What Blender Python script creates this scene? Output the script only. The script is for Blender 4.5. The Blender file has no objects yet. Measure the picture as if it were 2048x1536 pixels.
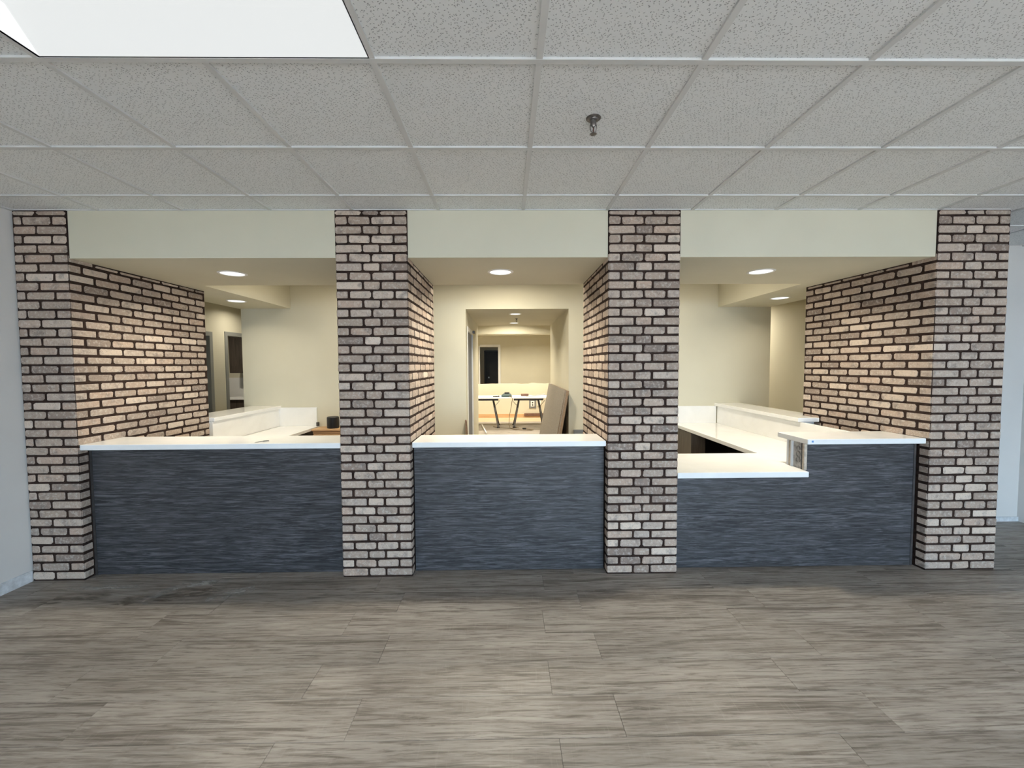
import bpy, math, random
from mathutils import Vector, Matrix

random.seed(7)
S = bpy.context.scene
COL = S.collection

# ------------------------------------------------------------------ camera
F_PX, PITCH, YAW, ROLL, CAM_Z = 825.61, -0.04528, 0.012756, -0.005498, 1.5757
cd = bpy.data.cameras.new('camera')
cam = bpy.data.objects.new('camera', cd); COL.objects.link(cam)
cd.sensor_fit = 'HORIZONTAL'; cd.sensor_width = 36.0
cd.lens = F_PX / 2048 * 36.0
cd.clip_start = 0.05; cd.clip_end = 60
fw = Vector((math.sin(YAW)*math.cos(PITCH), math.cos(YAW)*math.cos(PITCH), math.sin(PITCH)))
rt = Vector((math.cos(YAW), -math.sin(YAW), 0)); up = rt.cross(fw)
rt2 = rt*math.cos(ROLL) + up*math.sin(ROLL); up2 = -rt*math.sin(ROLL) + up*math.cos(ROLL)
M = Matrix.Identity(4)
for i in range(3):
    M[i][0] = rt2[i]; M[i][1] = up2[i]; M[i][2] = -fw[i]
M.translation = (0, 0, CAM_Z)
cam.matrix_world = M
S.camera = cam

# ------------------------------------------------------------------ light
SKY = 17.5           # daylight outside the storefront
SKY_COL = (0.54, 0.77, 1.0)
DOWN_W = 20.0        # recessed downlights over the desks
DOWN_COL = (1.0, 0.91, 0.73)
TROFFER = 0.78       # lay-in fluorescent diffuser
S.view_settings.view_transform = 'Standard'
S.view_settings.look = 'None'
S.view_settings.gamma = 1.0
S.view_settings.use_curve_mapping = False
S.view_settings.exposure = 0.0
w = bpy.data.worlds.new('world'); S.world = w; w.use_nodes = True
bg = w.node_tree.nodes['Background']
bg.inputs[0].default_value = (*SKY_COL, 1); bg.inputs[1].default_value = SKY
sd = bpy.data.lights.new('sun', 'SUN'); sd.energy = 125.0; sd.angle = math.radians(.6); sd.color = (.96, .98, 1.0)
so = bpy.data.objects.new('sun', sd); COL.objects.link(so)
so.rotation_euler = Vector((-.25, .68, -.69)).to_track_quat('-Z', 'Y').to_euler()    # high sun outside the storefront, behind the camera
S.cycles.max_bounces = 10; S.cycles.diffuse_bounces = 7; S.cycles.glossy_bounces = 4
S.cycles.sample_clamp_indirect = 6.0
S.cycles.caustics_reflective = False; S.cycles.caustics_refractive = False

# storefront window openings in the rear wall, (x0, x1, z0, z1)
REAR_Y = -4.6
WINDOWS = [(-0.75, 1.05, 0.12, 2.35), (1.17, 2.97, 0.12, 2.35), (3.09, 4.89, 0.12, 2.35)]
for (a, b, c, d) in WINDOWS:
    ld = bpy.data.lights.new('daylight_portal', 'AREA'); ld.shape = 'RECTANGLE'
    ld.size = b-a; ld.size_y = d-c
    ld.cycles.is_portal = True
    lo = bpy.data.objects.new('daylight_portal', ld); COL.objects.link(lo)
    lo.location = ((a+b)/2, REAR_Y-0.10, (c+d)/2)
    lo.rotation_euler = (math.radians(90), 0, 0)

# ------------------------------------------------------------------ materials
def new_mat(name):
    m = bpy.data.materials.new(name); m.use_nodes = True
    nt = m.node_tree; b = nt.nodes['Principled BSDF']
    return m, nt, b

class N:
    """tiny node helper"""
    def __init__(s, nt): s.nt = nt
    def n(s, t, **kw):
        x = s.nt.nodes.new(t)
        for k, v in kw.items():
            if k.startswith('i_'):
                x.inputs[int(k[2:])].default_value = v
            else: setattr(x, k, v)
        return x
    def l(s, a, b): s.nt.links.new(a, b)
    def coords(s, scale=(1, 1, 1), rnd=True, src='Object'):
        tc = s.n('ShaderNodeTexCoord')
        v = tc.outputs[src]
        if rnd:
            oi = s.n('ShaderNodeObjectInfo')
            mm = s.n('ShaderNodeVectorMath', operation='MULTIPLY'); mm.inputs[1].default_value = (37.3, 91.7, 53.1)
            s.l(oi.outputs['Random'], mm.inputs[0])
            ad = s.n('ShaderNodeVectorMath', operation='ADD')
            s.l(v, ad.inputs[0]); s.l(mm.outputs[0], ad.inputs[1]); v = ad.outputs[0]
        mp = s.n('ShaderNodeMapping'); mp.inputs['Scale'].default_value = scale
        s.l(v, mp.inputs['Vector'])
        return mp.outputs[0]
    def noise(s, vec, scale, detail=4, rough=.55, dist=0.0):
        x = s.n('ShaderNodeTexNoise'); x.inputs['Scale'].default_value = scale
        x.inputs['Detail'].default_value = detail; x.inputs['Roughness'].default_value = rough
        x.inputs['Distortion'].default_value = dist
        s.l(vec, x.inputs['Vector']); return x.outputs[0]
    def ramp(s, fac, stops, interp='LINEAR'):
        x = s.n('ShaderNodeValToRGB'); cr = x.color_ramp; cr.interpolation = interp
        while len(cr.elements) < len(stops): cr.elements.new(0.5)
        for e, (p, c) in zip(cr.elements, stops):
            e.position = p; e.color = (*c, 1) if len(c) == 3 else c
        s.l(fac, x.inputs[0]); return x.outputs[0]
    def mix(s, fac, a, b, mode='MIX'):
        x = s.n('ShaderNodeMix', data_type='RGBA', blend_type=mode)
        for sock, v in ((x.inputs[0], fac), (x.inputs[6], a), (x.inputs[7], b)):
            if isinstance(v, (int, float)): sock.default_value = v
            elif isinstance(v, tuple): sock.default_value = (*v, 1)
            else: s.l(v, sock)
        return x.outputs[2]
    def math(s, op, a, b=0.0, clamp=False):
        x = s.n('ShaderNodeMath', operation=op, use_clamp=clamp)
        for i, v in enumerate((a, b)):
            if isinstance(v, (int, float)): x.inputs[i].default_value = v
            else: s.l(v, x.inputs[i])
        return x.outputs[0]
    def bump(s, h, b, strength=.3, dist=.002):
        x = s.n('ShaderNodeBump'); x.inputs['Strength'].default_value = strength
        x.inputs['Distance'].default_value = dist
        s.l(h, x.inputs['Height']); s.l(x.outputs[0], b.inputs['Normal'])

K = lambda v: (v, v, v)

def plain(name, rgb, rough=.6, metal=0.0, var=.06, vscale=6, bump=0.0, bscale=300, spec=.5):
    m, nt, b = new_mat(name); h = N(nt)
    v = h.coords()
    f = h.noise(v, vscale, 4)
    lo = tuple(c*(1-var) for c in rgb); hi = tuple(min(1, c*(1+var)) for c in rgb)
    h.l(h.ramp(f, [(.3, lo), (.7, hi)]), b.inputs['Base Color'])
    b.inputs['Roughness'].default_value = rough; b.inputs['Metallic'].default_value = metal
    b.inputs['Specular IOR Level'].default_value = spec
    if bump: h.bump(h.noise(v, bscale, 3), b, bump, .001)
    return m

def emit_mat(name, rgb, strength):
    m, nt, b = new_mat(name)
    b.inputs['Base Color'].default_value = (*K(.06), 1)
    b.inputs['Emission Color'].default_value = (*rgb, 1)
    b.inputs['Emission Strength'].default_value = strength
    return m

def mat_paint():
    # cream wall paint with faint drywall patching
    m, nt, b = new_mat('cream_paint'); h = N(nt)
    v = h.coords(rnd=False)
    f = h.noise(v, 1.3, 3)
    c = h.ramp(f, [(.35, (.625, .59, .468)), (.65, (.66, .625, .50))])
    h.l(c, b.inputs['Base Color'])
    b.inputs['Roughness'].default_value = .75; b.inputs['Specular IOR Level'].default_value = .25
    h.bump(h.noise(v, 260, 3), b, .15, .001)
    return m

def mat_tile():
    m, nt, b = new_mat('fissured_ceiling_tile'); h = N(nt)
    v0 = h.coords((1, 1, 1), True)
    warp = h.n('ShaderNodeTexNoise'); warp.inputs['Scale'].default_value = 60; warp.inputs['Detail'].default_value = 2
    h.l(v0, warp.inputs['Vector'])
    sub = h.n('ShaderNodeVectorMath', operation='SUBTRACT'); sub.inputs[1].default_value = K(.5)
    h.l(warp.outputs['Color'], sub.inputs[0])
    sc = h.n('ShaderNodeVectorMath', operation='SCALE'); sc.inputs['Scale'].default_value = .008
    h.l(sub.outputs[0], sc.inputs[0])
    ad = h.n('ShaderNodeVectorMath', operation='ADD'); h.l(v0, ad.inputs[0]); h.l(sc.outputs[0], ad.inputs[1])
    marks = None
    for (rz, sx, sy, thr) in ((.5, 60, 126, .23), (-.9, 64, 138, .22)):
        mp = h.n('ShaderNodeMapping'); mp.inputs['Rotation'].default_value = (0, 0, rz)
        mp2 = h.n('ShaderNodeMapping'); mp2.inputs['Scale'].default_value = (sx, sy, 1)
        h.l(ad.outputs[0], mp.inputs[0]); h.l(mp.outputs[0], mp2.inputs[0])
        vo = h.n('ShaderNodeTexVoronoi', voronoi_dimensions='2D'); vo.inputs['Scale'].default_value = 1.0
        h.l(mp2.outputs[0], vo.inputs['Vector'])
        sepc = h.n('ShaderNodeSeparateColor'); h.l(vo.outputs['Color'], sepc.inputs[0])
        on = h.math('MULTIPLY', h.math('GREATER_THAN', sepc.outputs[0], .58), thr)     # about half of the cells hold a fissure
        d = h.math('SUBTRACT', on, vo.outputs['Distance'])
        d = h.math('MULTIPLY', d, 9.0, True)
        marks = d if marks is None else h.math('MAXIMUM', marks, d)
    base = h.ramp(h.noise(v0, 420, 2), [(.3, (.80, .81, .805)), (.7, (.86, .868, .862))])
    c = h.mix(h.math('MULTIPLY', marks, .70), base, (.13, .13, .13))
    h.l(c, b.inputs['Base Color'])
    b.inputs['Roughness'].default_value = .95; b.inputs['Specular IOR Level'].default_value = .1
    h.bump(h.math('MULTIPLY', marks, -1.0), b, .5, .003)
    return m

def mat_brick():
    m, nt, b = new_mat('tumbled_brick'); h = N(nt)
    oi = h.n('ShaderNodeObjectInfo')
    v = h.coords()
    base = h.ramp(oi.outputs['Random'], [(0, (0.230, 0.181, 0.153)), (.07, (0.289, 0.228, 0.190)), (.16, (0.376, 0.298, 0.243)), (.30, (0.366, 0.298, 0.251)),
        (.42, (0.464, 0.351, 0.280)), (.52, (0.398, 0.323, 0.268)), (.64, (0.469, 0.375, 0.306)), (.76, (0.431, 0.358, 0.306)), (.90, (0.546, 0.445, 0.366)), (1, (0.655, 0.545, 0.454))])
    big = h.noise(v, 14, 4, .6)
    c = h.mix(h.ramp(big, [(.30, K(.75)), (.48, K(0))]), base, (.19, .165, .15))
    c = h.mix(h.ramp(h.noise(v, 55, 5, .65), [(.50, K(0)), (.64, K(.50))]), c, (.62, .56, .50))
    c = h.mix(h.ramp(h.noise(v, 120, 4, .7, 1.5), [(.34, K(.65)), (.46, K(0))]), c, (.13, .11, .10))
    h.l(c, b.inputs['Base Color'])
    b.inputs['Roughness'].default_value = .9; b.inputs['Specular IOR Level'].default_value = .15
    h.bump(h.noise(v, 140, 5, .7), b, .55, .003)
    return m

def mat_laminate():
    m, nt, b = new_mat('charcoal_woodgrain_laminate'); h = N(nt)
    v = h.coords((1, 1, 1))
    w1 = h.n('ShaderNodeMapping'); w1.inputs['Scale'].default_value = (2.6, 1, 52); h.l(v, w1.inputs[0])
    w2 = h.n('ShaderNodeMapping'); w2.inputs['Scale'].default_value = (3.4, 1, 74); h.l(v, w2.inputs[0])
    w3 = h.n('ShaderNodeMapping'); w3.inputs['Scale'].default_value = (.7, 1, 6); h.l(v, w3.inputs[0])
    a = h.noise(w1.outputs[0], 1.0, 6, .64, 3.2)
    f = h.noise(w2.outputs[0], 1.0, 4, .65, 1.2)
    g = h.noise(w3.outputs[0], 1.0, 3)
    c = h.ramp(a, [(.32, (.008, .008, .0092)), (.43, (.024, .0246, .0275)), (.54, (.054, .0555, .0615)), (.68, (.108, .110, .120))])
    c = h.mix(h.ramp(f, [(.36, K(.9)), (.47, K(0))]), c, (.013, .015, .019))
    c = h.mix(h.ramp(f, [(.53, K(0)), (.64, K(.55))]), c, (.155, .162, .18))
    c = h.mix(h.ramp(g, [(.35, K(.30)), (.6, K(0))]), c, (.04, .042, .046))
    h.l(c, b.inputs['Base Color'])
    b.inputs['Roughness'].default_value = .5; b.inputs['Specular IOR Level'].default_value = .35
    h.bump(f, b, .1, .001)
    return m

def mat_plank(name, tint=(1, 1, 1)):
    m, nt, b = new_mat(name); h = N(nt)
    oi = h.n('ShaderNodeObjectInfo')
    v = h.coords((1, 1, 1))
    def mp(sx, sy):
        x = h.n('ShaderNodeMapping'); x.inputs['Scale'].default_value = (sx, sy, 1); h.l(v, x.inputs[0]); return x.outputs[0]
    broad = h.noise(mp(1.1, 9), 1.0, 5, .6, .9)
    fine = h.noise(mp(6, 80), 1.0, 5, .65, .5)
    streak = h.noise(mp(.9, 22), 1.0, 5, .65, 1.6)
    saw = h.noise(mp(70, 7), 1.0, 3, .6, .8)
    T = lambda c: tuple(x*t for x, t in zip(c, tint))
    c = h.ramp(broad, [(.28, T((.168, .146, .125))), (.42, T((.258, .228, .200))), (.56, T((.308, .276, .245))), (.74, T((.372, .340, .305)))])
    c = h.mix(h.ramp(fine, [(.36, K(.75)), (.49, K(0))]), c, T((.12, .10, .083)))
    c = h.mix(h.ramp(fine, [(.52, K(0)), (.64, K(.45))]), c, T((.42, .385, .345)))
    c = h.mix(h.ramp(streak, [(.35, K(.9)), (.42, K(.45)), (.48, K(0))]), c, T((.10, .08, .064)))
    c = h.mix(h.ramp(saw, [(.58, K(0)), (.72, K(.16))]), c, T((.42, .39, .35)))
    tone = h.math('ADD', h.math('MULTIPLY', oi.outputs['Random'], .20), .90)
    tn = h.n('ShaderNodeCombineColor'); [h.l(tone, tn.inputs[i]) for i in range(3)]
    c = h.mix(1.0, c, tn.outputs[0], 'MULTIPLY')
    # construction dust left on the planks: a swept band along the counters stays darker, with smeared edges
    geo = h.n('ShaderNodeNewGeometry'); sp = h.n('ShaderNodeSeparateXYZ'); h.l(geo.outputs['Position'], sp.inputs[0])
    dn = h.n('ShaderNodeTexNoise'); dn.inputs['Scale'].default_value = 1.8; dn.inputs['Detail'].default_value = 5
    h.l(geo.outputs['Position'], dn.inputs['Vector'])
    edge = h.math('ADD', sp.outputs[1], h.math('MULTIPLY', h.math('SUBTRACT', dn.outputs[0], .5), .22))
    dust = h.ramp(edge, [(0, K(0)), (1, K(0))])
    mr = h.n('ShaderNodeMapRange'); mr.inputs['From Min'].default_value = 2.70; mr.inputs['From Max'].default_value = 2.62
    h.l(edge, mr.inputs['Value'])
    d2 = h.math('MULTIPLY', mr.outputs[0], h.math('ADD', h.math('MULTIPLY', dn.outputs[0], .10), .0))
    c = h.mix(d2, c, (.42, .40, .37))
    h.l(c, b.inputs['Base Color'])
    h.l(h.ramp(fine, [(.3, K(.52)), (.7, K(.40))]), b.inputs['Roughness'])
    b.inputs['Specular IOR Level'].default_value = .35
    h.bump(h.math('ADD', fine, h.math('MULTIPLY', streak, .6)), b, .18, .0012)
    return m

def mat_quartz():
    m, nt, b = new_mat('white_quartz'); h = N(nt)
    v = h.coords(rnd=False)
    f = h.noise(v, 3, 5, .6, 1.0)
    h.l(h.ramp(f, [(.35, (.86, .858, .85)), (.6, (.90, .90, .895))]), b.inputs['Base Color'])
    b.inputs['Roughness'].default_value = .10
    return m

def mat_wood(name, a, bb, sx=2, sy=40, axis=0, rough=.6):
    m, nt, b = new_mat(name); h = N(nt)
    sc = [sy, sy, sy]; sc[axis] = sx
    v = h.coords(tuple(sc))
    f = h.noise(v, 1.0, 5, .6, .8)
    h.l(h.ramp(f, [(.3, a), (.7, bb)]), b.inputs['Base Color'])
    b.inputs['Roughness'].default_value = rough
    return m

PAINT = mat_paint()
TILE = mat_tile()
BRICK = mat_brick()
MORTAR = plain('dark_brown_mortar', (.034, .021, .017), .95, var=.35, vscale=40, bump=.5, bscale=200, spec=.1)
LAM = mat_laminate()
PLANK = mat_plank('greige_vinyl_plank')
QUARTZ = mat_quartz()
TEE = plain('ceiling_grid_metal', (.66, .66, .65), .55, var=.03)
WHITE_P = plain('grey_wall_paint', (.74, .715, .685), .8, var=.03, vscale=2, bump=.15, bscale=260, spec=.25)
WHITE_T = plain('white_trim', (.78, .78, .77), .55, var=.04)
WHITE_PANEL = plain('white_laminate', (.80, .80, .79), .35, var=.02)
STEEL = plain('brushed_steel', (.55, .55, .54), .35, 1.0, var=.1, vscale=20)
DARK_STEEL = plain('dark_steel', (.10, .095, .095), .45, .7, var=.2, vscale=30)
CHROME = plain('tarnished_chrome', (.19, .18, .175), .42, 1.0, var=.35, vscale=60)
BLACK = plain('black_plastic', (.006, .006, .0065), .45, var=.2)
BLACK_DOOR = plain('black_door_paint', (.016, .017, .018), .5, var=.15)
FRAME_G = plain('grey_door_frame', (.27, .275, .26), .45, var=.06)
DOOR_G = plain('slate_grey_door', (.13, .145, .18), .5, var=.06)
DARKWOOD = mat_wood('dark_cabinet_woodgrain', (.030, .023, .018), (.085, .066, .052), 3, 60, 2, .5)
GABLE = mat_wood('taupe_desk_panel', (.10, .085, .068), (.17, .145, .118), 3, 50, 2, .6)
SHADE_IN = plain('shaded_desk_interior', (.012, .010, .009), .8, var=.2)  # near-black colour stands in for the shade inside the desk cavity
PINE = mat_wood('raw_pine', (.50, .30, .15), (.66, .44, .25), 2, 40, 0, .65)
PLY = mat_wood('plywood_subfloor', (.42, .30, .18), (.58, .44, .29), 3, 18, 0, .8)
BOARD = plain('speckled_taupe_board', (.25, .222, .19), .7, var=.4, vscale=110)
BROWN = plain('brown_particle_edge', (.27, .19, .125), .85, var=.25, vscale=90)
REDBR = plain('reddish_brown_board', (.16, .085, .06), .7, var=.2, vscale=30)
CEMENT = plain('stained_cement_board', (.36, .35, .34), .85, var=.45, vscale=28, bump=.4, bscale=60)
GLUE = plain('dried_glue', (.20, .19, .18), .5, var=.2)
RAWEDGE = plain('raw_drywall_edge', (.46, .40, .33), .9, var=.35, vscale=30, bump=.5, bscale=90)
TEAL = plain('dark_teal_plastic', (.035, .07, .075), .5, var=.2)
CORD = plain('tan_cord_rubber', (.20, .15, .09), .6, var=.1)
GREYBOX = plain('grey_electrical_box', (.22, .23, .24), .5, .3, var=.1)
WHITE_PL = plain('white_plastic', (.80, .80, .78), .4, var=.02)
BLUE_ST = plain('blue_sticker', (.12, .30, .62), .5, var=.1, vscale=400)
TORN = plain('torn_white_base', (.66, .68, .70), .8, var=.22, vscale=22, bump=.7, bscale=40)
PAVE = plain('outdoor_asphalt', (.11, .11, .11), .9, var=.1)
GLOW_T = emit_mat('troffer_diffuser', (.97, 1.0, .995), TROFFER)
GLOW_T2 = emit_mat('troffer_diffuser_side', (.97, 1.0, .995), TROFFER*1.25)
GLOW_D = emit_mat('downlight_lens', (1.0, .97, .94), 1.6)

# ------------------------------------------------------------------ mesh helpers
class MB:
    def __init__(s): s.v = []; s.f = []
    def box(s, x0, x1, y0, y1, z0, z1):
        i = len(s.v)
        s.v += [(x0, y0, z0), (x1, y0, z0), (x1, y1, z0), (x0, y1, z0), (x0, y0, z1), (x1, y0, z1), (x1, y1, z1), (x0, y1, z1)]
        s.f += [(i, i+3, i+2, i+1), (i+4, i+5, i+6, i+7), (i, i+1, i+5, i+4), (i+1, i+2, i+6, i+5), (i+2, i+3, i+7, i+6), (i+3, i, i+4, i+7)]
        return s
    def cbox(s, x0, x1, y0, y1, z0, z1, c=.003):
        """box with all edges chamfered by c (rings along z)"""
        def ring(i, z, xx0, xx1, yy0, yy1):
            return [(xx0+c, yy0, z), (xx1-c, yy0, z), (xx1, yy0+c, z), (xx1, yy1-c, z), (xx1-c, yy1, z), (xx0+c, yy1, z), (xx0, yy1-c, z), (xx0, yy0+c, z)]
        rs = [ring(0, z0, x0+c, x1-c, y0+c, y1-c), ring(0, z0+c, x0, x1, y0, y1), ring(0, z1-c, x0, x1, y0, y1), ring(0, z1, x0+c, x1-c, y0+c, y1-c)]
        s.rings(rs); return s
    def rings(s, rs, cap=True, flip=False):
        i = len(s.v); n = len(rs[0])
        for r in rs: s.v += [tuple(p) for p in r]
        fs = []
        for k in range(len(rs)-1):
            for j in range(n):
                a = i+k*n+j; b2 = i+k*n+(j+1) % n
                fs.append((a, b2, b2+n, a+n))
        if cap:
            fs.append(tuple(i+j for j in range(n-1, -1, -1)))
            fs.append(tuple(i+(len(rs)-1)*n+j for j in range(n)))
        if flip: fs = [tuple(reversed(f)) for f in fs]
        s.f += fs
    def lathe(s, prof, cx=0, cy=0, n=24, cap=True):
        rs = [[(cx+r*math.cos(2*math.pi*k/n), cy+r*math.sin(2*math.pi*k/n), z) for k in range(n)] for (r, z) in prof]
        up_ = prof[-1][1] >= prof[0][1]
        s.rings(rs, cap, not up_); return s
    def tube(s, pts, r, n=6):
        rs = []
        P = [Vector(p) for p in pts]
        for k, p in enumerate(P):
            t = (P[min(k+1, len(P)-1)]-P[max(k-1, 0)]).normalized()
            a = Vector((0, 0, 1)) if abs(t.z) < .9 else Vector((1, 0, 0))
            u = t.cross(a).normalized(); v_ = t.cross(u).normalized()
            rr = r[k] if isinstance(r, (list, tuple)) else r
            rs.append([p+u*rr*math.cos(-2*math.pi*j/n)+v_*rr*math.sin(-2*math.pi*j/n) for j in range(n)])
        s.rings(rs); return s
    def bar(s, p, q, w_, d_):
        """square bar from p to q"""
        P, Q = Vector(p), Vector(q); t = (Q-P).normalized()
        a = Vector((0, 1, 0)) if abs(t.y) < .9 else Vector((1, 0, 0))
        u = t.cross(a).normalized()*w_/2; v_ = t.cross(u.normalized()).normalized()*d_/2
        s.rings([[c+u+v_, c-u+v_, c-u-v_, c+u-v_] for c in (P, Q)]); return s
    def prism(s, poly, z0, z1):
        s.rings([[(x, y, z0) for x, y in poly], [(x, y, z1) for x, y in poly]]); return s
    def mesh(s, name, mat, smooth=False):
        me = bpy.data.meshes.new(name); me.from_pydata(s.v, [], s.f)
        me.materials.append(mat); me.update()
        if smooth:
            for p in me.polygons: p.use_smooth = True
        return me

def put(name, me, parent=None, loc=(0, 0, 0), rz=0.0):
    o = bpy.data.objects.new(name, me); COL.objects.link(o)
    o.location = loc
    if rz: o.rotation_euler = (0, 0, rz)
    if parent is not None: o.parent = parent
    return o
def build(name, mb, mat, parent=None, loc=(0, 0, 0), smooth=False):
    """mesh given in world coordinates; with a parent at P the object is offset so it stays in place"""
    me = mb.mesh(name, mat, smooth)
    if parent is not None:
        p = parent.matrix_basis.translation if parent.parent is None else parent.parent.matrix_basis.translation + parent.matrix_basis.translation
        me.transform(Matrix.Translation(-Vector(p)))
    return put(name, me, parent, loc)
def tag(o, label=None, cat=None, group=None, kind=None):
    if label: o['label'] = label
    if cat: o['category'] = cat
    if group: o['group'] = group
    if kind: o['kind'] = kind
    return o
def thing(name, loc, label, cat, group=None):
    o = bpy.data.objects.new(name, None); COL.objects.link(o); o.location = loc
    o.empty_display_size = .1
    return tag(o, label, cat, group)
def struct(name, mb, mat, parent=None, label=None):
    o = build(name, mb, mat, parent)
    if parent is None: o['kind'] = 'structure'
    if label: o['label'] = label
    return o
def origin(o, p):
    """move a mesh object's origin to p without moving its shape"""
    o.data.transform(Matrix.Translation(-Vector(p))); o.location = p
    return o

# ------------------------------------------------------------------ key dimensions (metres; camera stands at the origin)
D = 3.031           # brick pillar fronts
CEIL = 2.695        # underside of the ceiling grid
SOF = 2.36          # underside of the dropped soffit
PY = 3.115          # laminate fronts
BW = 5.67           # back wall
XL, XR = -3.52, 5.07
TOP = 2.95

# ------------------------------------------------------------------ shell
struct('wall_left', MB().box(XL-.15, XL, REAR_Y, D+.25, 0, TOP), WHITE_P)
struct('wall_right', MB().box(XR, XR+.15, REAR_Y, 4.13, 0, TOP), WHITE_P)
mb = MB().box(3.68, XR+.15, 3.98, 4.13, 0, TOP)
struct('wall_front_right', mb, WHITE_P)
# rear wall with storefront openings
mb = MB(); xs = XL-.15
for (a, b, c, d) in WINDOWS:
    mb.box(xs, a, REAR_Y-.12, REAR_Y, 0, TOP); mb.box(a, b, REAR_Y-.12, REAR_Y, 0, c); mb.box(a, b, REAR_Y-.12, REAR_Y, d, TOP); xs = b
mb.box(xs, XR+.15, REAR_Y-.12, REAR_Y, 0, TOP)
struct('wall_rear', mb, WHITE_P)
for i, (a, b, c, d) in enumerate(WINDOWS):
    mb = MB()
    for (x0, x1, z0, z1) in ((a, a+.05, c, d), (b-.05, b, c, d), (a+.05, b-.05, c, c+.05), (a+.05, b-.05, d-.05, d), ((a+b)/2-.025, (a+b)/2+.025, c+.05, d-.05)):
        mb.box(x0, x1, REAR_Y-.09, REAR_Y-.03, z0, z1)
    struct('window_%d' % (i+1), mb, FRAME_G)
struct('ground_outside', MB().box(-14, 16, -24, REAR_Y-.12, -.12, -.02), PAVE)

# roof slab over everything, so only the windows let daylight in
struct('roof_slab', MB().box(-8.2, 6, REAR_Y-.12, 17, TOP, TOP+.1), WHITE_P)

# back rooms
mb = MB()
COX0, COX1, COY1, COZ = -.555, .853, 7.92, 2.344
mb.box(-3.59, COX0, BW, BW+.15, 0, TOP); mb.box(COX1, 3.64, BW, BW+.15, 0, TOP); mb.box(COX0, COX1, BW, BW+.15, COZ, TOP)
struct('wall_back', mb, PAINT)
# corridor through the back wall; doorway on its left side
DY0, DY1, DZ = 5.90, 6.74, 2.08
mb = MB().box(COX0-.15, COX0, BW+.15, DY0, 0, TOP).box(COX0-.15, COX0, DY1, COY1, 0, TOP).box(COX0-.15, COX0, DY0, DY1, DZ, TOP)
struct('wall_corridor_left', mb, PAINT)
struct('wall_corridor_right', MB().box(COX1, COX1+.15, BW+.15, COY1, 0, TOP), PAINT)
struct('ceiling_corridor', MB().box(COX0, COX1, BW+.15, COY1, COZ, COZ+.12), PAINT)
# far room
mb = MB().box(-3.2, COX0, COY1, COY1+.12, 0, TOP).box(COX1, 3.2, COY1, COY1+.12, 0, TOP).box(COX0, COX1, COY1, COY1+.12, COZ, TOP)
struct('wall_far_near_side', mb, PAINT)
struct('wall_far_left', MB().box(-3.35, -3.2, COY1, 16.2, 0, TOP), PAINT)
struct('wall_far_right', MB().box(3.2, 3.35, COY1, 16.2, 0, TOP), PAINT)
FX0, FX1, FZ = -.90, -.245, 2.205
mb = MB().box(-3.2, FX0, 13.5, 13.62, 0, TOP).box(FX1, 3.2, 13.5, 13.62, 0, TOP).box(FX0, FX1, 13.5, 13.62, FZ, TOP)
struct('wall_far', mb, PAINT)
struct('wall_far_end', MB().box(-3.2, 3.2, 15.05, 15.2, 0, TOP), PAINT)
struct('ceiling_far', MB().box(-3.2, 3.2, COY1+.12, 15.2, 2.78, 2.90), PAINT)
struct('trim_1', MB().box(-3.2, 3.2, 9.98, 10.42, 2.331, 2.78), PAINT, label='cream dropped beam across the far room')
# half wall with broken top edge, and what is left of its base
rng = random.Random(3)
mb = MB()
n = 60; rs = []
xs_ = [-3.2+6.4*k/n for k in range(n+1)]
top = [1.015+rng.uniform(-.012, .012)+(.02 if rng.random() < .12 else 0) for _ in xs_]
for k in range(n):
    i = len(mb.v); x0, x1, t0, t1 = xs_[k], xs_[k+1], top[k], top[k+1]
    mb.v += [(x0, 12.4, 0), (x1, 12.4, 0), (x1, 12.52, 0), (x0, 12.52, 0), (x0, 12.4, t0), (x1, 12.4, t1), (x1, 12.52, t1), (x0, 12.52, t0)]
    mb.f += [(i, i+1, i+5, i+4), (i+4, i+5, i+6, i+7), (i+2, i+3, i+7, i+6)]
struct('wall_half', mb, PAINT)
struct('baseboard_far', MB().box(-3.2, 3.2, 12.375, 12.40, 0, .11), PINE)
struct('trim_2', MB().box(.52, 1.4, 12.34, 12.375, .05, .13), REDBR, label='brown strip left along the half wall base')
# side halls and staff room
struct('wall_hall_left_end', MB().box(-4.62, -3.505, 4.40, 4.50, 0, TOP), PAINT)
HX = -4.5
mb = MB()
for (a, b, z0) in ((4.5, 5.42, 0), (5.42, 6.34, 2.06), (6.34, 6.72, 0), (6.72, 7.62, 2.09), (7.62, 9.2, 0)):
    mb.box(HX-.13, HX, a, b, z0, TOP)
struct('wall_hall_left', mb, PAINT)
struct('wall_hall_left_far', MB().box(HX, -.70, 9.2, 9.32, 0, TOP), PAINT)
struct('wall_hall_inner', MB().box(-3.45, -3.32, BW+.15, 9.2, 0, TOP), PAINT)
struct('ceiling_hall_left', MB().box(-8.0, -3.59, 4.5, 9.2, 2.60, 2.70), PAINT)
struct('wall_staff_back', MB().box(-8.0, HX-.13, 8.82, 8.95, 0, TOP), PAINT)
struct('wall_staff_left', MB().box(-8.1, -8.0, 4.4, 8.95, 0, TOP), PAINT)
struct('wall_staff_front', MB().box(-8.0, HX-.13, 4.4, 4.5, 0, TOP), PAINT)
struct('wall_hall_right', MB().box(4.3, 4.42, 4.13, 9.2, 0, TOP), PAINT)
struct('wall_hall_right_far', MB().box(3.3, 4.42, 9.2, 9.32, 0, TOP), WHITE_P)
struct('ceiling_hall_right', MB().box(3.64, 4.3, 4.13, 9.2, 2.60, 2.70), PAINT)
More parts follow.
